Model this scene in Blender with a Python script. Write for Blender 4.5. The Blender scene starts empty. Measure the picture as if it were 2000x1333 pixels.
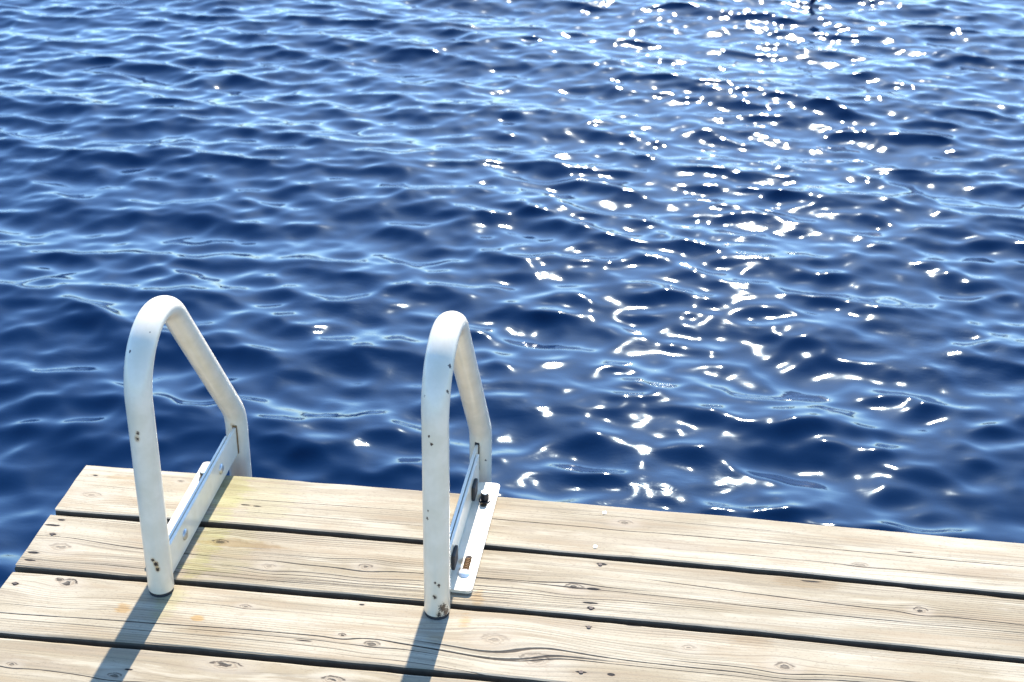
import bpy, bmesh, math, random
import numpy as np
from mathutils import Vector, Matrix
C = bpy.context.scene.collection
R = math.radians
sc = bpy.context.scene

# ------------------------------------------------------------------ camera
# dock coordinates: X along the planks, Y out over the water, Z up, deck top at 0
WATER_Z = -0.42
SUN_EL, SUN_AZ = R(37.0), R(1.45)          # azimuth from +Y towards +X
F_PX, PITCH, ROLL, YAW = 2866.12, R(27.948), R(0.9764), R(-6.5836)
CAM = Vector((0.94291, -1.98096, 1.34776))
fw = Vector((math.sin(YAW)*math.cos(PITCH), math.cos(YAW)*math.cos(PITCH), -math.sin(PITCH)))
r0 = Vector((math.cos(YAW), -math.sin(YAW), 0)); u0 = r0.cross(fw)
rt = math.cos(ROLL)*r0 + math.sin(ROLL)*u0
up = -math.sin(ROLL)*r0 + math.cos(ROLL)*u0
cd = bpy.data.cameras.new('camera'); cam = bpy.data.objects.new('camera', cd); C.objects.link(cam)
cam.matrix_world = Matrix(((rt.x, up.x, -fw.x, CAM.x), (rt.y, up.y, -fw.y, CAM.y), (rt.z, up.z, -fw.z, CAM.z), (0, 0, 0, 1)))
cd.sensor_width = 36; cd.lens = F_PX*36/2000; cd.clip_start = 0.05; cd.clip_end = 3000
cd.dof.use_dof = True; cd.dof.focus_distance = 2.05; cd.dof.aperture_fstop = 10
sc.camera = cam

# ------------------------------------------------------------------ sky and sun
w = bpy.data.worlds.new('World'); sc.world = w; w.use_nodes = True
nt = w.node_tree; bg = nt.nodes['Background']
sky = nt.nodes.new('ShaderNodeTexSky'); sky.sky_type = 'NISHITA'; sky.sun_disc = False
sky.sun_elevation = SUN_EL; sky.sun_rotation = SUN_AZ
sky.air_density = 1.0; sky.dust_density = 0.35; sky.ozone_density = 0.7
tint = nt.nodes.new('ShaderNodeMix'); tint.data_type = 'RGBA'; tint.blend_type = 'MULTIPLY'; tint.inputs[0].default_value = 1
tint.inputs[7].default_value = (0.68, 0.92, 1.22, 1)      # deep clear blue of the day
nt.links.new(sky.outputs[0], tint.inputs[6]); nt.links.new(tint.outputs[2], bg.inputs[0]); bg.inputs[1].default_value = 0.142
sl = bpy.data.lights.new('sun', 'SUN'); sun = bpy.data.objects.new('sun', sl); C.objects.link(sun)
sl.energy = 4.5; sl.angle = R(0.53); sl.color = (1.0, 0.955, 0.88)
sdir = Vector((math.sin(SUN_AZ)*math.cos(SUN_EL), math.cos(SUN_AZ)*math.cos(SUN_EL), math.sin(SUN_EL)))
sun.rotation_euler = sdir.to_track_quat('Z', 'Y').to_euler()
sc.view_settings.view_transform = 'Standard'; sc.view_settings.look = 'None'
sc.view_settings.gamma = 1; sc.view_settings.use_curve_mapping = False
sc.view_settings.exposure = 1.33

# ------------------------------------------------------------------ helpers
def tag(o, label=None, cat=None, group=None, kind=None):
    for k, v in (('label', label), ('category', cat), ('group', group), ('kind', kind)):
        if v: o[k] = v
    return o
def empty(name, loc=(0, 0, 0)):
    o = bpy.data.objects.new(name, None); C.objects.link(o); o.location = loc; return o
def link_bm(name, bm, m, parent=None, smooth=False, loc=None):
    me = bpy.data.meshes.new(name); bmesh.ops.recalc_face_normals(bm, faces=bm.faces[:]); bm.to_mesh(me); bm.free()
    if smooth:
        for f in me.polygons: f.use_smooth = True
    me.materials.append(m)
    o = bpy.data.objects.new(name, me); C.objects.link(o)
    if parent is not None: o.parent = parent
    if loc is not None: o.location = loc
    return o
class NT:
    """small helper to write shader node maths"""
    def __init__(s, m):
        m.use_nodes = True; s.t = m.node_tree; s.N = s.t.nodes; s.L = s.t.links
        s.bsdf = s.N['Principled BSDF']
    def put(s, sock, v):
        if hasattr(v, 'is_output'): s.L.new(v, sock)
        else: sock.default_value = v
    def m(s, op, a, b=None, c=None, clamp=False):
        n = s.N.new('ShaderNodeMath'); n.operation = op; n.use_clamp = clamp
        s.put(n.inputs[0], a)
        if b is not None: s.put(n.inputs[1], b)
        if c is not None: s.put(n.inputs[2], c)
        return n.outputs[0]
    def add(s, a, b): return s.m('ADD', a, b)
    def sub(s, a, b): return s.m('SUBTRACT', a, b)
    def mul(s, a, b): return s.m('MULTIPLY', a, b)
    def sm(s, v, lo, hi):                       # smoothstep of v from lo to hi
        n = s.N.new('ShaderNodeMapRange'); n.interpolation_type = 'SMOOTHSTEP'
        s.put(n.inputs[0], v); n.inputs[1].default_value = lo; n.inputs[2].default_value = hi
        n.inputs[3].default_value = 0; n.inputs[4].default_value = 1
        return n.outputs[0]
    def inv(s, v): return s.m('SUBTRACT', 1.0, v)
    def comb(s, x, y, z):
        n = s.N.new('ShaderNodeCombineXYZ')
        for i, v in enumerate((x, y, z)): s.put(n.inputs[i], v)
        return n.outputs[0]
    def noise(s, vec, scale=1.0, detail=2.0, rough=0.5, dist=0.0):
        n = s.N.new('ShaderNodeTexNoise'); s.put(n.inputs['Vector'], vec)
        n.inputs['Scale'].default_value = scale; n.inputs['Detail'].default_value = detail
        n.inputs['Roughness'].default_value = rough; n.inputs['Distortion'].default_value = dist
        return n.outputs['Fac']
    def mix(s, f, a, b, mode='MIX'):
        n = s.N.new('ShaderNodeMix'); n.data_type = 'RGBA'; n.blend_type = mode; n.clamp_factor = True
        s.put(n.inputs[0], f)
        for sock, v in ((n.inputs[6], a), (n.inputs[7], b)):
            s.put(sock, v if hasattr(v, 'is_output') else (*v, 1.0))
        return n.outputs[2]
    def obj(s):
        n = s.N.new('ShaderNodeTexCoord'); return n.outputs['Object']
    def sep(s, v):
        n = s.N.new('ShaderNodeSeparateXYZ'); s.L.new(v, n.inputs[0]); return n.outputs
    def bump(s, h, strength, dist):
        n = s.N.new('ShaderNodeBump'); n.inputs['Strength'].default_value = strength
        n.inputs['Distance'].default_value = dist; s.L.new(h, n.inputs['Height']); return n.outputs[0]
def plain(name, col, rough=0.5, metal=0.0, spec=0.5):
    m = bpy.data.materials.new(name); t = NT(m)
    t.bsdf.inputs['Roughness'].default_value = rough; t.bsdf.inputs['Metallic'].default_value = metal
    t.bsdf.inputs['Specular IOR Level'].default_value = spec
    o = t.obj(); n = t.noise(o, 60, 4, 0.6)
    c = t.mix(t.sm(n, .3, .7), [k*.8 for k in col], [min(1, k*1.15) for k in col])
    t.put(t.bsdf.inputs['Base Color'], c)
    t.put(t.bsdf.inputs['Normal'], t.bump(n, .15, .002))
    return m

# ------------------------------------------------------------------ water
def water_material():
    m = bpy.data.materials.new('lake_water'); t = NT(m); b = t.bsdf
    b.inputs['Base Color'].default_value = (0.0003, 0.0092, 0.036, 1)
    b.inputs['Roughness'].default_value = 0.058; b.inputs['Coat Weight'].default_value = .008; b.inputs['Coat Roughness'].default_value = .13; b.inputs['Coat IOR'].default_value = 1.333; b.inputs['Specular Tint'].default_value = (.58, .90, 1.0, 1); b.inputs['IOR'].default_value = 1.333
    o = t.obj(); x, y, z = t.sep(o)
    patch = t.sm(t.noise(o, 1.1, 2, .5), .42, .68)          # breeze patches carry fine ripples
    v = t.comb(t.mul(x, 1.0), t.mul(y, 1.7), z)
    n1 = t.noise(v, 13, 2, .5, .6); n2 = t.noise(v, 34, 2, .5, .8)
    h = t.add(t.mul(n1, .05), t.mul(t.mul(n2, .05), patch))
    t.put(b.inputs['Normal'], t.bump(h, 1.0, .010))
    return m
def axis(lo, hi, step, far_lo, far_hi, g=1.16):
    mid = list(np.arange(lo, hi, step)); a = []; s = step; x = lo
    while x > far_lo: s *= g; x -= s; a.append(x)
    b = []; s = step; x = mid[-1]
    while x < far_hi: s *= g; x += s; b.append(x)
    return np.array(a[::-1] + mid + b, dtype=np.float32)
def build_water():
    rng = np.random.default_rng(42)
    xs = axis(-2.6, 3.2, .0082, -600, 600); ys = axis(-.2, 5.3, .0092, -60, 700)
    sx, sy = np.gradient(xs), np.gradient(ys)
    X, Y = np.meshgrid(xs, ys); S = np.maximum(*np.meshgrid(sx, sy)).astype(np.float32)
    X = X.ravel(); Y = Y.ravel(); S = S.ravel()
    dX = np.zeros_like(X); dY = np.zeros_like(X); Z = np.zeros_like(X)
    waves = []
    # wind chop running along the dock's outward direction, broad spread; slopes set per band
    for lam0, lam1, n, slope, spread, main in (
            (.7, 1.5, 10, .036, 24, -92), (.30, .7, 26, .066, 26, -94), (.14, .30, 46, .112, 29, -96),
            (.08, .14, 40, .102, 32, -92), (.045, .08, 34, .052, 40, -90)):
        for i in range(n):
            lam = lam0*(lam1/lam0)**rng.random(); th = R(main + rng.normal()*spread)
            k = 2*math.pi/lam; a = slope*math.sqrt(2.0/n)/k*(0.6+.8*rng.random())
            waves.append((k*math.cos(th), k*math.sin(th), a, lam, rng.random()*6.2832))
    for kx, ky, a, lam, ph in waves:
        k = math.hypot(kx, ky)
        att = np.clip((lam/S - 2.5)/3.5, 0, 1)*a
        p = np.float32(kx)*X + np.float32(ky)*Y + np.float32(ph)
        s, c = np.sin(p), np.cos(p)
        Z += att*c
        q = 1.1 if lam > .13 else .7
        dX -= att*q*(kx/k)*s; dY -= att*q*(ky/k)*s
    co = np.stack([X+dX, Y+dY, Z], -1).astype(np.float32)
    nx, ny = len(xs), len(ys)
    i = np.arange(nx*ny).reshape(ny, nx)
    q = np.stack([i[:-1, :-1], i[:-1, 1:], i[1:, 1:], i[1:, :-1]], -1).reshape(-1, 4).astype(np.int32)
    me = bpy.data.meshes.new('water')
    me.vertices.add(nx*ny); me.vertices.foreach_set('co', co.ravel())
    me.loops.add(q.size); me.loops.foreach_set('vertex_index', q.ravel())
    me.polygons.add(len(q)); me.polygons.foreach_set('loop_start', np.arange(0, q.size, 4, dtype=np.int32))
    me.polygons.foreach_set('use_smooth', np.ones(len(q), dtype=bool))
    me.update(calc_edges=True); me.materials.append(water_material())
    o = bpy.data.objects.new('water', me); C.objects.link(o); o.location.z = WATER_Z
    return tag(o, kind='structure')
build_water()

# ------------------------------------------------------------------ far wooded bank (out of the frame, mirrored in the wave crests)
def build_shore():
    rnd = random.Random(5)
    bm = bmesh.new(); rows = []
    for i in range(81):
        a = R(-80 + 2*i); d = 330 + 14*math.sin(i*.7); row = []
        for dd, z in ((-8, -1.2), (0, .3), (30, 3.0), (90, 5.0)):
            row.append(bm.verts.new(((d+dd)*math.sin(a), (d+dd)*math.cos(a), WATER_Z + z)))
        rows.append(row)
    for a, b in zip(rows[:-1], rows[1:]):
        for j in range(3): bm.faces.new((a[j], b[j], b[j+1], a[j+1]))
    tag(link_bm('far_shore', bm, plain('shore_earth', (.07, .07, .04), .9), smooth=True), kind='structure')
    bm = bmesh.new()
    for i in range(420):
        a = R(rnd.uniform(-78, 78)); d = 340 + rnd.uniform(0, 40); h = rnd.uniform(7, 15); rr = h*rnd.uniform(.22, .38)
        M = Matrix.Translation((d*math.sin(a), d*math.cos(a), h*.52)) @ Matrix.Diagonal((rr, rr, h*.5, 1))
        g = bmesh.ops.create_icosphere(bm, subdivisions=2, radius=1, matrix=M)
        for v in g['verts']: v.co += Vector((rnd.uniform(-1, 1), rnd.uniform(-1, 1), rnd.uniform(-1, 1)))*rr*.22
    tag(link_bm('far_woodland', bm, plain('woodland_leaves', (.05, .075, .03), .9)), label='far wooded bank across the lake, beyond the top of the picture', cat='woodland', kind='stuff')
build_shore()

# ------------------------------------------------------------------ weathered plank material
def wood_material(name, seed, knots, cracks, marks, stains, tone=1.0, ring=0.5, end_y=None):
    """knots (x,y,rx,ry,dark,spread)  cracks (y0,x0,x1,width,slope)  marks (x,y,rx,ry)  stains (x,y,rx,ry,rgb,amount); plank-local metres"""
    m = bpy.data.materials.new(name); t = NT(m); b = t.bsdf
    o = t.obj(); x, y, z = t.sep(o)
    # board-wide drift of the grain
    lo = t.noise(t.comb(t.add(t.mul(x, 1.3), seed*3.1), t.mul(y, 5.0), seed), 1.0, 1, .5)
    yw = t.add(y, t.mul(t.sub(lo, .5), .030))
    kd = []; kn_ = t.sub(t.noise(t.comb(t.mul(x, 95.0), t.mul(y, 150.0), seed+4), 1.0, 3, .6), .5)
    for (kx, ky, rx, ry, dark, spread) in knots:
        ex, ey = t.sub(x, kx), t.sub(y, ky)
        # grain flows round the knot
        gx = t.mul(ex, 1/(rx*3.2*spread)); gy = t.mul(ey, 1/(ry*2.6*spread))
        g = t.m('POWER', 2.718, t.mul(t.add(t.mul(gx, gx), t.mul(gy, gy)), -1.0))
        yw = t.sub(yw, t.mul(t.mul(ey, g), .62))
        qx = t.mul(ex, 1/rx); qy = t.mul(ey, 1/ry)
        kd.append((t.add(t.m('SQRT', t.add(t.mul(qx, qx), t.mul(qy, qy))), t.mul(kn_, .9)), dark, kx, ky))
    wob = t.noise(t.comb(t.mul(x, 14.0), t.mul(yw, 30), seed*1.7), 1.0, 2, .5)
    yw = t.add(yw, t.mul(t.sub(wob, .5), .0016))
    # fibres, growth rings, broad tone
    g1 = t.noise(t.comb(t.mul(x, 9.0), t.mul(yw, 900.0), seed), 1.0, 2, .6)
    g2 = t.noise(t.comb(t.mul(x, 2.2), t.mul(yw, 260.0), seed+5), 1.0, 3, .55)
    g3 = t.noise(t.comb(t.mul(x, 3.0), t.mul(yw, 26.0), seed+9), 1.0, 3, .5)
    spots = t.noise(t.comb(t.mul(x, 34.0), t.mul(y, 60.0), seed+2), 1.0, 3, .6)
    big = t.noise(t.comb(t.mul(x, 2.6), t.mul(y, 9.0), seed+3), 1.0, 3, .55)
    phase = t.add(t.mul(yw, 2*math.pi/.0052), t.mul(g3, 9.0))
    ln = t.m('POWER', t.m('MULTIPLY_ADD', t.m('SINE', phase), .5, .5), 5.0)
    where = t.sm(t.noise(t.comb(t.mul(x, 1.6), t.mul(yw, 22.0), seed+7), 1.0, 2, .5), .40, .66)
    rings = t.mul(t.mul(ln, where), ring)
    T = tone*.70
    c = t.mix(t.sm(big, .34, .66), (.44*T, .355*T, .23*T), (.64*T, .545*T, .395*T))
    c = t.mix(t.mul(t.sm(g3, .45, .72), .45), c, (.76*T, .675*T, .53*T))
    c = t.mix(t.mul(t.sm(g3, .5, .28), .5), c, (.37*T, .285*T, .20*T))
    c = t.mix(t.mul(t.sm(g2, .50, .68), .62), c, (.29*T, .24*T, .17*T))
    c = t.mix(t.mul(t.sm(g1, .50, .72), .30), c, (.27*T, .22*T, .165*T))
    c = t.mix(t.mul(t.sm(spots, .60, .76), .35), c, (.40*T, .31*T, .21*T))
    speck = t.noise(t.comb(t.mul(x, 160.0), t.mul(y, 420.0), seed+11), 1.0, 2, .7)
    c = t.mix(t.mul(t.sm(speck, .54, .70), .38), c, (.22*T, .165*T, .11*T))
    weather = t.noise(t.comb(t.mul(x, 5.0), t.mul(yw, 42.0), seed+13), 1.0, 4, .62)
    c = t.mix(t.mul(t.sm(weather, .50, .66), .55), c, (.45*T, .335*T, .21*T))
    c = t.mix(t.mul(t.sm(weather, .46, .34), .5), c, (.72*T, .63*T, .48*T))
    c = t.mix(t.mul(rings, .8), c, (.17*T, .125*T, .085*T))
    h = t.add(t.mul(g1, -.30), t.mul(g2, -.45)); h = t.sub(h, t.mul(rings, .9))
    for d, dark, kx, ky in kd:
        inside = t.inv(t.sm(d, .80, 1.35))
        rr = t.m('MULTIPLY_ADD', t.m('SINE', t.add(t.mul(d, 13.0), t.mul(spots, 9.0))), .5, .5)
        halo = t.mul(t.inv(t.sm(d, 1.0, 3.2)), .35)
        c = t.mix(halo, c, (.62*T, .53*T, .42*T))
        c = t.mix(t.mul(inside, .35), c, (.50*T, .40*T, .28*T))
        c = t.mix(t.mul(t.mul(inside, rr), .18+.38*dark), c, (.20, .145, .095))
        core = t.mul(t.inv(t.sm(t.add(d, t.mul(t.sub(spots, .5), 1.6)), .30, .58)), dark)
        c = t.mix(core, c, (.035, .026, .019))
        # ragged arc-shaped check on one side of the knot
        arc = t.mul(t.inv(t.sm(t.m('ABSOLUTE', t.sub(d, t.add(t.mul(spots, .7), .65))), .06, .20)), t.mul(t.sm(t.sub(y, ky), .0, .002), dark))
        c = t.mix(arc, c, (.05, .037, .027))
        h = t.sub(h, t.add(t.mul(core, 2.2), t.mul(t.mul(inside, rr), .5)))
    cw = t.noise(t.comb(t.mul(x, 22.0), seed, 3.3), 1.0, 3, .7)
    for (y0, x0, x1, wd, slope) in cracks:
        yl = t.add(y0, t.mul(t.sub(x, (x0+x1)/2), slope))
        d = t.m('ABSOLUTE', t.sub(yw, yl))
        d = t.add(d, t.mul(t.sub(cw, .5), -wd*1.5))
        k = t.inv(t.sm(d, wd*.35, wd*1.15))
        k = t.mul(k, t.mul(t.sm(x, x0, x0+.10), t.inv(t.sm(x, x1-.10, x1))))
        c = t.mix(t.mul(k, .93), c, (.03, .022, .016)); h = t.sub(h, t.mul(k, 2.4))
    for (mx, my, rx, ry) in marks:
        ex = t.mul(t.sub(x, mx), 1/rx); ey = t.mul(t.sub(y, my), 1/ry)
        d = t.add(t.m('SQRT', t.add(t.mul(ex, ex), t.mul(ey, ey))), t.mul(t.sub(spots, .5), 1.5))
        k = t.inv(t.sm(d, .75, 1.15))
        ho = t.inv(t.sm(d, .8, 2.6))
        c = t.mix(t.mul(ho, .25), c, (.22, .15, .10))
        c = t.mix(k, c, (.016, .012, .010)); h = t.sub(h, t.mul(k, 2.8))
    for (mx, my, rx, ry, rgb, am) in stains:
        ex = t.mul(t.sub(x, mx), 1/rx); ey = t.mul(t.sub(y, my), 1/ry)
        d = t.add(t.m('SQRT', t.add(t.mul(ex, ex), t.mul(ey, ey))), t.mul(t.sub(big, .5), 1.6))
        d = t.add(t.add(d, t.mul(t.sub(spots, .5), 1.5)), t.mul(t.sub(g2, .5), 1.6))
        c = t.mix(t.mul(t.inv(t.sm(d, .45, 1.15)), am), c, rgb, 'MULTIPLY')
    c = t.mix(1.0, c, (.97, .945, .885), 'MULTIPLY')
    t.put(b.inputs['Base Color'], c)
    b.inputs['Roughness'].default_value = .82; b.inputs['Specular IOR Level'].default_value = .2
    t.put(b.inputs['Normal'], t.bump(h, .55, .0011))
    return m

# ------------------------------------------------------------------ dock
DOCK_R = 3.2
gap_shade = plain('gap_shade_board_edge', (.085, .066, .04), .9)  # dark colour on the board sides paints in the shade of the gaps
dock = tag(empty('dock', (0, 0, 0)), label='weathered timber dock of pale grey planks with dark gaps between them', cat='dock')
def bow(x): return max(-.012, .0037 - .0135*(x-.68)**2)
def plank_mesh(name, y_far, width, seed, x_left, mat):
    """one board: local X along it, local Y across with 0 at its far edge, top at 0"""
    rnd = random.Random(seed)
    bm = bmesh.new(); rows = []; n = 150; th = .034
    prof = lambda a, b: [(b-.0005, -th), (b, -.004), (b-.0012, -.0012), (b-.004, 0), (b*.66+a*.34, .0004), (b*.34+a*.66, .0004), (a+.004, 0), (a+.0012, -.0012), (a, -.004), (a+.0005, -th)]
    e1 = e2 = 0
    for i in range(n+1):
        x = x_left + (DOCK_R-x_left)*(i/n)**1.0
        e1 = e1*.86 + rnd.uniform(-1, 1)*.0007 - (.0016 if rnd.random() < .02 else 0); e2 = e2*.86 + rnd.uniform(-1, 1)*.0007 + (.0016 if rnd.random() < .02 else 0)
        bw = bow(x)
        rows.append([bm.verts.new((x + (rnd.uniform(-.0012, .0012) if i == 0 else 0), yy + bw, zz)) for yy, zz in prof(-width + e2, e1)])
    for a, b in zip(rows[:-1], rows[1:]):
        m = len(a)
        for j in range(m): bm.faces.new((a[j], b[j], b[(j+1) % m], a[(j+1) % m]))
    bm.faces.new(rows[0]); bm.faces.new(rows[-1][::-1])
    o = link_bm('plank', bm, mat, dock, loc=(0, y_far, 0)); o.data.materials.append(gap_shade)
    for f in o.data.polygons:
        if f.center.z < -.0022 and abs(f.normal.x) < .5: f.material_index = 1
    for f in o.data.polygons: f.use_smooth = True
    o.data.set_sharp_from_angle(angle=R(14))
    return o
GREEN = (.86, .93, .55); RUST = (.95, .70, .38); BROWN = (.72, .60, .45)
# (far edge y, width, left end x, knots, cracks, marks, stains, tone, ring); coordinates below in dock metres, made local to the board later
BOARDS = [
 (0.0, .1375, .0, 
  [(.905, -.044, .012, .006, .5, 1), (.043, -.091, .016, .008, .2, 1), (1.268, -.104, .014, .006, .3, 1), (2.1, -.07, .015, .009, .5, 1), (.172, -.031, .006, .004, .4, 1)],
  [(-.064, .62, 1.60, .0011, -.004), (-.060, .24, .60, .0007, .01), (-.030, .75, 1.2, .0006, -.01), (-.096, .25, .75, .0005, .0), (-.100, 1.0, 1.5, .0006, -.01), (-.058, .0, .2, .0006, .02)],
  [(.297, -.082, .009, .0016), (.315, -.083, .007, .0016), (.027, -.034, .004, .002), (1.342, -.060, .012, .0012)],
  [(.262, -.06, .030, .12, GREEN, .60), (.32, -.07, .06, .08, GREEN, .25), (.075, -.034, .06, .010, BROWN, .75), (.08, -.05, .05, .012, BROWN, .35), (.13, -.10, .05, .02, BROWN, .25)], 1.0, .25),
 (-.1475, .1395, .0,
  [(.048, -.234, .016, .009, .35, 1.2), (.286, -.186, .013, .007, .75, 1), (.522, -.217, .011, .0075, .6, 1.1), (.377, -.236, .010, .006, .25, 1), (.838, -.221, .013, .008, .75, 1), (1.347, -.204, .009, .007, .9, 1), (1.9, -.22, .012, .008, .6, 1)],
  [(-.218, -.05, .34, .0011, -.02), (-.266, -.05, .5, .0010, .0), (-.222, .30, .98, .0013, .008), (-.229, .60, 1.35, .0009, -.02), (-.211, .92, 1.75, .0013, -.055), (-.240, .25, .9, .0008, .0), (-.248, .3, 1.1, .0008, .0), (-.256, .2, .8, .0007, .005), (-.236, 1.0, 1.6, .0008, -.02), (-.203, .3, .62, .0006, .0), (-.262, .35, .8, .0007, .0), (-.272, .5, 1.0, .0006, .0)],
  [(.021, -.164, .006, .0026), (.013, -.180, .011, .0024), (.023, -.203, .0055, .003), (.013, -.253, .010, .003), (.017, -.272, .009, .0022), (.876, -.158, .009, .0032), (.867, -.222, .012, .0032), (.866, -.255, .010, .002), (.868, -.267, .0065, .0038), (1.190, -.156, .016, .0018)],
  [(.268, -.20, .024, .11, GREEN, .65), (.31, -.20, .04, .07, GREEN, .25), (.315, -.187, .075, .013, BROWN, .85), (1.18, -.16, .045, .012, BROWN, .5), (.70, -.262, .012, .025, RUST, .55)], .97, .85),
 (-.2975, .1395, .0,
  [(.093, -.318, .013, .010, 1.0, 1.4), (.078, -.312, .007, .005, .8, 1), (.37, -.335, .008, .005, .5, 1), (.523, -.378, .006, .004, 1.0, 1.2), (.568, -.392, .012, .007, .7, 1), (.737, -.357, .018, .012, .25, 1.4), (.801, -.392, .021, .014, .5, 1.4), (1.011, -.336, .010, .006, .3, 1), (1.144, -.358, .013, .009, .6, 1), (2.0, -.36, .015, .01, .6, 1)],
  [(-.389, -.05, .95, .0014, .022), (-.397, .25, .72, .0008, .015), (-.372, .58, 1.8, .0014, .004), (-.381, .55, 1.5, .0009, .012), (-.362, .95, 1.6, .0010, .0), (-.410, .0, .6, .0006, .0), (-.420, .5, 1.3, .0007, .0), (-.376, -.02, .20, .0008, .03), (-.340, .15, .45, .0005, .0)],
  [(.018, -.330, .0055, .0032), (.868, -.309, .006, .0018), (.865, -.409, .009, .0024), (.906, -.408, .005, .0028), (.470, -.397, .013, .0014), (.535, -.306, .004, .002), (.93, -.297, .012, .002)],
  [(.255, -.335, .022, .05, GREEN, .40), (.196, -.363, .014, .012, RUST, .75), (.308, -.369, .010, .009, RUST, .85), (.335, -.395, .05, .012, BROWN, .5), (.690, -.325, .012, .02, RUST, .6), (.655, -.365, .02, .015, RUST, .3), (1.10, -.306, .05, .02, BROWN, .45)], .98, .45),
 (-.4475, .1395, .0,
  [(.378, -.463, .022, .009, .9, 1.2), (.531, -.472, .014, .008, .9, 1), (.235, -.505, .012, .006, .7, 1), (.088, -.503, .008, .005, .6, 1), (.8, -.5, .014, .009, .5, 1), (1.4, -.52, .014, .009, .6, 1)],
  [(-.505, -.02, .35, .0010, -.01), (-.53, .2, .9, .0010, 0.), (-.49, .6, 1.4, .0010, .01)],
  [(.018, -.47, .006, .003), (.868, -.49, .008, .003), (.867, -.56, .007, .003), (.25, -.49, .006, .002)], [], .98, .4),
]
rnd = random.Random(3)
yy = -.5975
for i in range(11):
    BOARDS.append((yy, .1395, .0, [(rnd.uniform(.1, 3), yy-rnd.uniform(.02, .12), .013, .008, rnd.uniform(.3, 1), 1) for _ in range(4)],
                   [(yy-rnd.uniform(.02, .12), a, a+rnd.uniform(.4, 1.2), .001, rnd.uniform(-.01, .01)) for a in (0, .7, 1.6)],
                   [(.018, yy-.03, .006, .003), (.018, yy-.11, .006, .003), (.868, yy-.03, .007, .003), (.868, yy-.11, .006, .003)], [], rnd.uniform(.94, 1.02), rnd.uniform(.3, .8)))
    yy -= .15
NAILS = {0: [(.871, -.021), (.863, -.115)], 1: [(.868, -.267), (.023, -.203), (.874, -.160)], 2: [(.868, -.311), (.865, -.409), (.018, -.330)], 3: [(.018, -.470), (.868, -.490)]}
steel_dull = plain('galvanised_nail', (.50, .47, .43), .45, .8)
nail_rust = plain('rusty_nail', (.05, .035, .028), .7, .5)
for bi, (y0, wd, xl, kn, cr, mk, st, tone, ring) in enumerate(BOARDS):
    mat = spare if bi > 4 else wood_material('weathered_plank_%d' % bi, 1.37*bi+.4,
        [(a, b-y0, *r_) for a, b, *r_ in kn], [(a-y0, *r_) for a, *r_ in cr], [(a, b-y0, *r_) for a, b, *r_ in mk], [(a, b-y0, *r_) for a, b, *r_ in st], tone, ring)
    if bi == 4: spare = mat
    pl = plank_mesh('plank', y0, wd, 100+bi, xl + [.0, -.001, .002, -.002][bi % 4], mat)
    for j, (nx_, ny_) in enumerate(NAILS.get(bi, [])):
        bm = bmesh.new()
        bmesh.ops.create_cone(bm, cap_ends=True, segments=14, radius1=.0034, radius2=.0030, depth=.0016, matrix=Matrix.Translation((nx_, ny_-y0+0, .0006)))
        link_bm('nail_head', bm, steel_dull if bi == 0 else nail_rust, pl)
# frame under the boards: rim joists and cross joists, seen only through the gaps
timber = plain('wet_dark_timber', (.055, .042, .03), .8)
def box_bm(bm, lo, hi, bevel=0.0):
    g = bmesh.ops.create_cube(bm, size=1, matrix=Matrix.Translation([(a+b)/2 for a, b in zip(lo, hi)]) @ Matrix.Diagonal([b-a for a, b in zip(lo, hi)] + [1]))
    if bevel:
        es = list({e for v in g['verts'] for e in v.link_edges}); bmesh.ops.bevel(bm, geom=es, offset=bevel, segments=2, affect='EDGES', profile=.5)
    return g
for x0 in (.004, .850, 1.70, 2.55):
    bm = bmesh.new(); box_bm(bm, (x0, -2.10, -.185), (x0+.038, -.045, -.036), .003); link_bm('joist', bm, timber, dock)
bm = bmesh.new(); box_bm(bm, (.002, -.044, -.185), (DOCK_R-.03, -.006, -.036), .003); link_bm('rim_joist', bm, timber, dock)
for x0, y0 in ((.10, -.60), (1.95, -.60), (.10, -1.9), (1.95, -1.9)):   # floats that carry it
    bm = bmesh.new(); box_bm(bm, (x0, y0-.45, -.56), (x0+.6, y0+.45, -.187), .03); link_bm('float', bm, plain('float_plastic', (.02, .02, .022), .6), dock)

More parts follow.
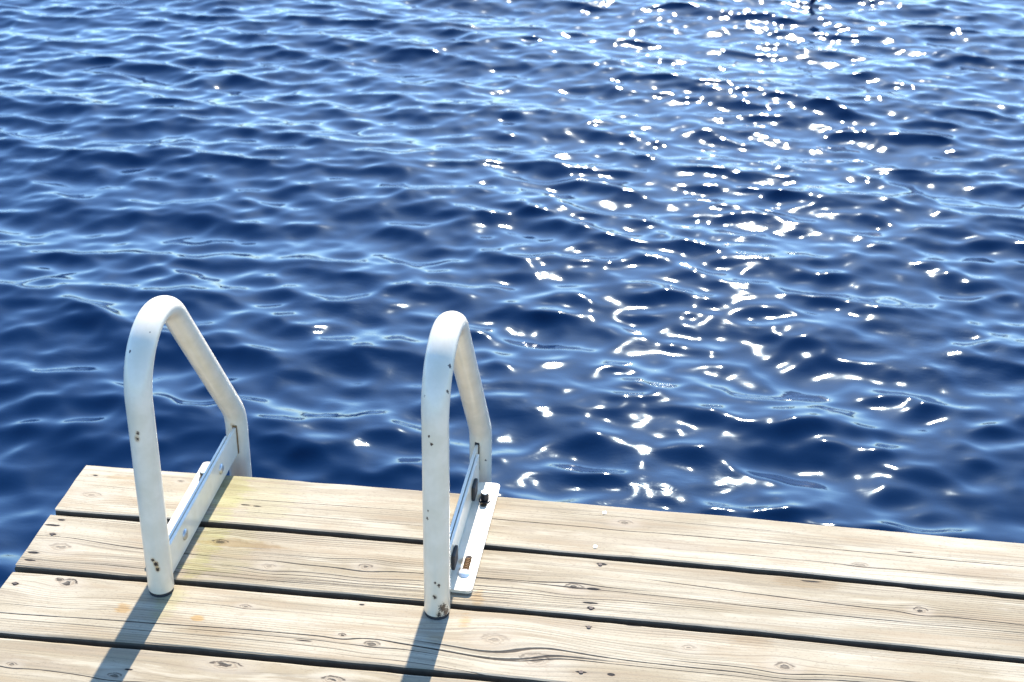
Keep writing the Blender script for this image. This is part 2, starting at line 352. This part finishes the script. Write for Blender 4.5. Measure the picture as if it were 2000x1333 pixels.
# ------------------------------------------------------------------ ladder hand rails
TR = .0188
def paint_material(name, chips, yellow=.5):
    m = bpy.data.materials.new(name); t = NT(m); b = t.bsdf
    o = t.obj(); x, y, z = t.sep(o)
    n = t.noise(o, 28, 4, .6); n2 = t.noise(o, 420, 3, .65); ns = t.noise(t.comb(t.mul(x, 60), t.mul(y, 60), t.mul(z, 5)), 1, 3, .6)
    c = t.mix(t.sm(n, .3, .7), (.80, .695, .53), (.71, .61, .44))
    low = t.inv(t.sm(z, .04, .34))
    c = t.mix(t.mul(t.mul(low, t.sm(ns, .38, .68)), yellow), c, (.66, .60, .46))
    c = t.mix(t.mul(t.sm(n2, .70, .78), .5), c, (.40, .36, .28))
    rough = .30; h = t.mul(n, .3)
    for (cx, cy, cz, r, stain) in chips:
        r *= .68
        ex, ey, ez = t.sub(x, cx), t.sub(y, cy), t.sub(z, cz)
        d = t.m('SQRT', t.add(t.add(t.mul(ex, ex), t.mul(ey, ey)), t.mul(t.mul(ez, ez), .55)))
        d = t.mul(d, 1/r)
        dn = t.add(d, t.mul(t.sub(n2, .5), 3.2))
        if stain:
            c = t.mix(t.mul(t.inv(t.sm(t.add(d, t.mul(t.sub(ns, .5), 2.)), .8, 2.4)), stain), c, (.50, .30, .11))
        k = t.inv(t.sm(dn, .75, 1.0))
        c = t.mix(k, c, (.045, .028, .02)); h = t.sub(h, t.mul(k, 1.5))
    t.put(b.inputs['Base Color'], c); b.inputs['Roughness'].default_value = rough
    b.inputs['Specular IOR Level'].default_value = .5; b.inputs['Coat Weight'].default_value = .25; b.inputs['Coat Roughness'].default_value = .12
    t.put(b.inputs['Normal'], t.bump(h, .25, .0012))
    return m
def rail_path(z_start, r=.09, yb=-.314, yr=.082, zr=.071):
    """centre line in the rail's own plane: up, over the top, down the slope, down past the dock edge"""
    pts = [(yb, .006), (yb, .10), (yb, .20), (yb, .28), (yb, z_start)]
    # slope direction from fillet tangency: solve by iteration
    ang = math.atan2(1.33, 1)
    for _ in range(20):
        tl = r*math.tan((math.pi/2+ang)/2); zi = z_start + tl
        ang = math.atan2(zi-zr, yr-yb)
    turn = math.pi/2+ang
    for i in range(1, 25):
        a = math.pi - turn*i/24; pts.append((yb+r+r*math.cos(a), z_start+r*math.sin(a)))
    # lower bend
    r2 = .085; tl2 = r2*math.tan((math.pi/2-ang)/2)
    s0 = (yr-tl2*math.cos(ang), zr+tl2*math.sin(ang)); last = pts[-1]
    for k in (.25, .5, .75): pts.append((last[0]+(s0[0]-last[0])*k, last[1]+(s0[1]-last[1])*k))
    c2 = (yr-r2, zr-tl2)
    for i in range(0, 9):
        a = (math.pi/2-ang)*(1-i/8); pts.append((c2[0]+r2*math.cos(a), c2[1]+r2*math.sin(a)))
    for z in (0, -.1, -.25, -.5, -.8, -1.15): pts.append((yr, z))
    return pts
def tube_bm(pts, rad, seg=28, squash=None):
    """sweep a circle along points in the local YZ plane; open foot with wall thickness"""
    bm = bmesh.new(); rings = []; n = len(pts)
    P = [Vector((0, y, z)) for y, z in pts]
    def ring(c, t, r, q=0.0):
        nrm = Vector((1, 0, 0)).cross(t).normalized()
        return [bm.verts.new(c + Vector((1, 0, 0))*r*(1+.45*q)*math.cos(a) + nrm*r*(1-q)*math.sin(a)) for a in [2*math.pi*k/seg for k in range(seg)]]
    T = [(P[min(i+1, n-1)]-P[max(i-1, 0)]).normalized() for i in range(n)]
    rings.append(ring(P[0]+T[0]*.03, T[0], rad*.86)); rings.append(ring(P[0]+T[0]*.0004, T[0], rad*.86)); rings.append(ring(P[0], T[0], rad*.97))
    # tube pressed a little flat where it was bent
    for i in range(n):
        q = .20*math.sin(math.pi*min(1, max(0, (i-4)/25)))**.8
        rings.append(ring(P[i]+(T[i]*.0012 if i == 0 else Vector()), T[i], rad, q))
    for a, b in zip(rings[:-1], rings[1:]):
        for k in range(seg): bm.faces.new((a[k], a[(k+1) % seg], b[(k+1) % seg], b[k]))
    bm.faces.new(rings[0][::-1]); bm.faces.new(rings[-1])
    return bm
def slot_outline(cx, cy, hw, hl, n=8):
    o = []
    for k in range(n+1): a = math.pi*k/n; o.append((cx+hw*math.cos(a), cy+hl+hw*math.sin(a)))
    for k in range(n+1): a = math.pi+math.pi*k/n; o.append((cx+hw*math.cos(a), cy-hl+hw*math.sin(a)))
    return o
def rounded(x0, x1, y0, y1, r, n=5):
    o = []
    for cx, cy, a0 in ((x1-r, y1-r, 0), (x0+r, y1-r, 90), (x0+r, y0+r, 180), (x1-r, y0+r, 270)):
        for k in range(n+1): a = R(a0+90*k/n); o.append((cx+r*math.cos(a), cy+r*math.sin(a)))
    return o
def plate_bm(outer, holes, z0, z1):
    bm = bmesh.new(); es = []
    for loop in [outer]+holes:
        v = [bm.verts.new((x, y, z0)) for x, y in loop]
        es += [bm.edges.new((v[i], v[(i+1) % len(v)])) for i in range(len(v))]
    bmesh.ops.triangle_fill(bm, use_beauty=True, use_dissolve=False, edges=es)
    g = bmesh.ops.extrude_face_region(bm, geom=bm.faces[:])
    bmesh.ops.translate(bm, verts=[v for v in g['geom'] if isinstance(v, bmesh.types.BMVert)], vec=(0, 0, z1-z0))
    return bm
def hex_bolt_bm(x, y, z, across, h, washer, axis_rot=None, dome=0.0):
    bm = bmesh.new()
    bmesh.ops.create_cone(bm, cap_ends=True, segments=20, radius1=washer, radius2=washer*.96, depth=.0022, matrix=Matrix.Translation((0, 0, .0011)))
    g = bmesh.ops.create_cone(bm, cap_ends=True, segments=6, radius1=across, radius2=across, depth=h, matrix=Matrix.Translation((0, 0, .0024+h/2)))
    es = list({e for v in g['verts'] for e in v.link_edges}); bmesh.ops.bevel(bm, geom=es, offset=.0007, segments=1, affect='EDGES')
    M = Matrix.Translation((x, y, z)) @ (axis_rot or Matrix()); bmesh.ops.transform(bm, matrix=M, verts=bm.verts[:])
    return bm
def dome_bm(x, y, z, rad, h, rot=None):
    bm = bmesh.new(); g = bmesh.ops.create_uvsphere(bm, u_segments=20, v_segments=10, radius=1)
    bmesh.ops.delete(bm, geom=[v for v in bm.verts if v.co.z < -.01], context='VERTS')
    M = Matrix.Translation((x, y, z)) @ (rot or Matrix()) @ Matrix.Diagonal((rad, rad, h, 1)); bmesh.ops.transform(bm, matrix=M, verts=bm.verts[:])
    return bm
bar_chips = [(0, .060, .036, .004, .6), (0, -.03, .055, .0012, 0), (0, -.16, .055, .0012, 0), (0, .01, .054, .0012, 0)]
flange_rust = [(-.0205, -.195, .006, .009, .9), (-.0205, -.020, .006, .010, .9), (-.022, -.04, .006, .006, .8), (-.019, -.215, .006, .005, .9)]
rubber = plain('black_rubber', (.02, .02, .021), .7); rustm = plain('rusty_thread', (.20, .105, .035), .85)
zinc = plain('zinc_bolt', (.48, .48, .47), .38, .85); dark_steel = plain('dark_bolt', (.03, .03, .033), .45, .6)
white_cap = plain('painted_bolt', (.72, .74, .76), .35)
ladder = tag(empty('swim_ladder', (.45, .03, 0)), label='white painted steel swim ladder with two arched handrails bolted to the dock edge', cat='ladder')
def make_rail(base, rotz, z_start, side, chips):
    """side = +1: bolting flange on the rail's right, -1: on its left"""
    M = Matrix.Translation((base[0], base[1]+.314, 0)) @ Matrix.Translation((0, -.314, 0)) @ Matrix.Rotation(rotz, 4, 'Z') @ Matrix.Translation((0, .314, 0))
    def put(name, bm, mat, parent=ladder, smooth=False):
        o = link_bm(name, bm, mat, parent, smooth)
        if parent is ladder: o.matrix_basis = Matrix.Translation(-ladder.location) @ M
        if smooth: o.data.set_sharp_from_angle(angle=R(40))
        return o
    rail = put('handrail', tube_bm(rail_path(z_start), TR), paint_material('white_rail_paint_%d' % (side+1), chips), smooth=True)
    bm = bmesh.new(); bmesh.ops.create_cone(bm, cap_ends=True, segments=24, radius1=.0178, radius2=.0172, depth=.012, matrix=Matrix.Translation((0, -.314, .0062)))
    put('foot_plug', bm, rubber, rail, True)
    # flat bar on edge between the two legs, let into the outer leg
    s = side; bp = paint_material('white_bar_paint_%d' % (side+1), bar_chips, .25)
    bm = bmesh.new(); lo, hi = sorted((-.0056*s, -.0006*s)); box_bm(bm, (lo, -.300, .004), (hi, .070, .055), .0008)
    bar = put('mounting_bar', bm, bp)
    # slot cut round the bar where it enters the outer leg (dark rim)
    bm = bmesh.new(); lo, hi = sorted((-.0068*s, .0009*s)); box_bm(bm, (lo, .0605, .003), (hi, .0660, .0588), .001)
    put('slot_rim', bm, rustm if s < 0 else dark_steel, rail)
    # angle: upright leg beside the bar and flange on the deck
    fp = paint_material('white_flange_paint_%d' % (side+1), [(a*-s, b, c, d, e) for a, b, c, d, e in flange_rust], .2)
    xs = sorted((.0054*s, .0425*s))
    bm = plate_bm(rounded(xs[0], xs[1], -.266, .024, .0075), [slot_outline(.0245*s, -.200, .0052, .016), slot_outline(.0245*s, -.028, .0052, .014)], .0015, .0068)
    lo, hi = sorted((.0008*s, .0052*s)); box_bm(bm, (lo, -.290, .0015), (hi, .034, .0545), .0007)
    ang = put('angle_bracket', bm, fp)
    rx = Matrix.Rotation(R(90)*-s, 4, 'Y'); rxi = Matrix.Rotation(R(90)*s, 4, 'Y')
    for yb in (-.215, -.030):
        put('bolt_head', dome_bm(-.0057*s, yb, .031, .0092, .0042, rx), zinc, bar, True)
        bm = bmesh.new(); lo, hi = sorted((.0056*s, .0110*s)); box_bm(bm, (lo, yb-.015, .014), (hi, yb+.015, .040), .0015)
        put('rubber_block', bm, rubber, bar)
    # fixings through the flange into the deck: a low dome at the near slot, a tall hex bolt at the far slot
    put('deck_bolt', dome_bm(.0245*s, -.226, .0068, .0092, .0058), white_cap, ang, True)
    bm = bmesh.new()
    for k in range(8): bmesh.ops.create_cone(bm, cap_ends=True, segments=12, radius1=.0044, radius2=.0044, depth=.0018, matrix=Matrix.Translation((.0245*s, -.218+.0042*k, .0038)) @ Matrix.Rotation(R(82), 4, 'X'))
    put('thread', bm, rustm, ang)
    bm = hex_bolt_bm(.0245*s, -.028, .0068, .0070, .0120, .0098)
    put('deck_bolt', bm, dark_steel, ang)
    bm = bmesh.new(); bmesh.ops.create_cone(bm, cap_ends=True, segments=12, radius1=.0060, radius2=.0054, depth=.002, matrix=Matrix.Translation((.0245*s, -.028, .0222)))
    put('bolt_cap', bm, zinc, ang)
    return rail
# chips: position on the tube (local), radius, rust stain round it
make_rail((.2365, -.314), 0.0, .323, -1,
          [(.0155, -.272, .403, .0042, 0), (.0120, -.2765, .412, .0020, 0), (-.010, -.3005, .392, .0030, 0), (.0004, -.3326, .2826, .0030, .35), (-.0012, -.3327, .2735, .0034, .6), (.0037, -.3322, .0609, .0042, .9), (.0, -.3327, .068, .0034, .7), (.0052, -.3318, .0521, .0038, .9), (0, .0634, .06, .004, .5), (.004, .064, .035, .003, .35)])
make_rail((.6475, -.308), R(-1.0), .327, 1,
          [(.0165, -.292, .398, .0045, 0), (.0165, -.312, .370, .0036, 0), (.0162, -.312, .378, .002, 0), (-.0142, -.320, .366, .0032, 0), (-.0052, -.332, .310, .0024, 0), (-.0017, -.3325, .2987, .0032, 0), (-.0086, -.331, .188, .0020, 0), (-.0095, -.330, .175, .0028, 0), (.0062, -.3316, .0629, .0034, .2), (.001, -.3326, .0667, .0026, .2), (.0, -.3327, .0422, .0038, .4), (.0107, -.3292, .022, .0085, .15), (.015, -.325, .012, .009, 0), (.006, -.332, .010, .005, .4), (.0110, .0668, .022, .0024, .0), (.009, .067, .030, .002, 0)])
for z in (-.62, -.88):
    bm = bmesh.new(); bmesh.ops.create_cone(bm, cap_ends=True, segments=14, radius1=.014, radius2=.014, depth=.40, matrix=Matrix.Translation((.4455, .085, z)) @ Matrix.Rotation(R(90), 4, 'Y'))
    o = link_bm('rung', bm, plain('rung_steel', (.6, .6, .58), .4), ladder, True); o.matrix_basis = Matrix.Translation(-ladder.location)

# ------------------------------------------------------------------ mooring post standing in the water at the top of the picture
def build_post():
    m = bpy.data.materials.new('post_wood'); t = NT(m); o = t.obj(); x, y, z = t.sep(o)
    n = t.noise(t.comb(t.mul(x, 60), t.mul(y, 60), t.mul(z, 4)), 1, 4, .6)
    t.put(t.bsdf.inputs['Base Color'], t.mix(t.sm(n, .3, .7), (.03, .022, .013), (.085, .06, .035))); t.bsdf.inputs['Roughness'].default_value = .8
    t.put(t.bsdf.inputs['Normal'], t.bump(n, .6, .006))
    p = tag(empty('mooring_post', (1.535, 5.0, WATER_Z)), label='dark wooden mooring post standing in the glittering water at the top edge', cat='mooring post')
    rnd = random.Random(8); bm = bmesh.new(); rings = []
    for z_, r_ in ((-.6, .018), (0, .017), (.1, .0165), (.20, .016), (.25, .0155), (.258, .011)):
        rings.append([bm.verts.new((r_*math.cos(a)*(1+rnd.uniform(-.05, .05)), r_*math.sin(a)*(1+rnd.uniform(-.05, .05)), z_)) for a in [2*math.pi*k/14 for k in range(14)]])
    for a, b in zip(rings[:-1], rings[1:]):
        for k in range(14): bm.faces.new((a[k], a[(k+1) % 14], b[(k+1) % 14], b[k]))
    bm.faces.new(rings[0][::-1]); bm.faces.new(rings[-1])
    link_bm('shaft', bm, m, p, True)
    bm = bmesh.new(); bmesh.ops.create_cone(bm, cap_ends=True, segments=16, radius1=.0185, radius2=.0185, depth=.03, matrix=Matrix.Translation((0, 0, .19)))
    link_bm('iron_band', bm, nail_rust, p)
build_post()
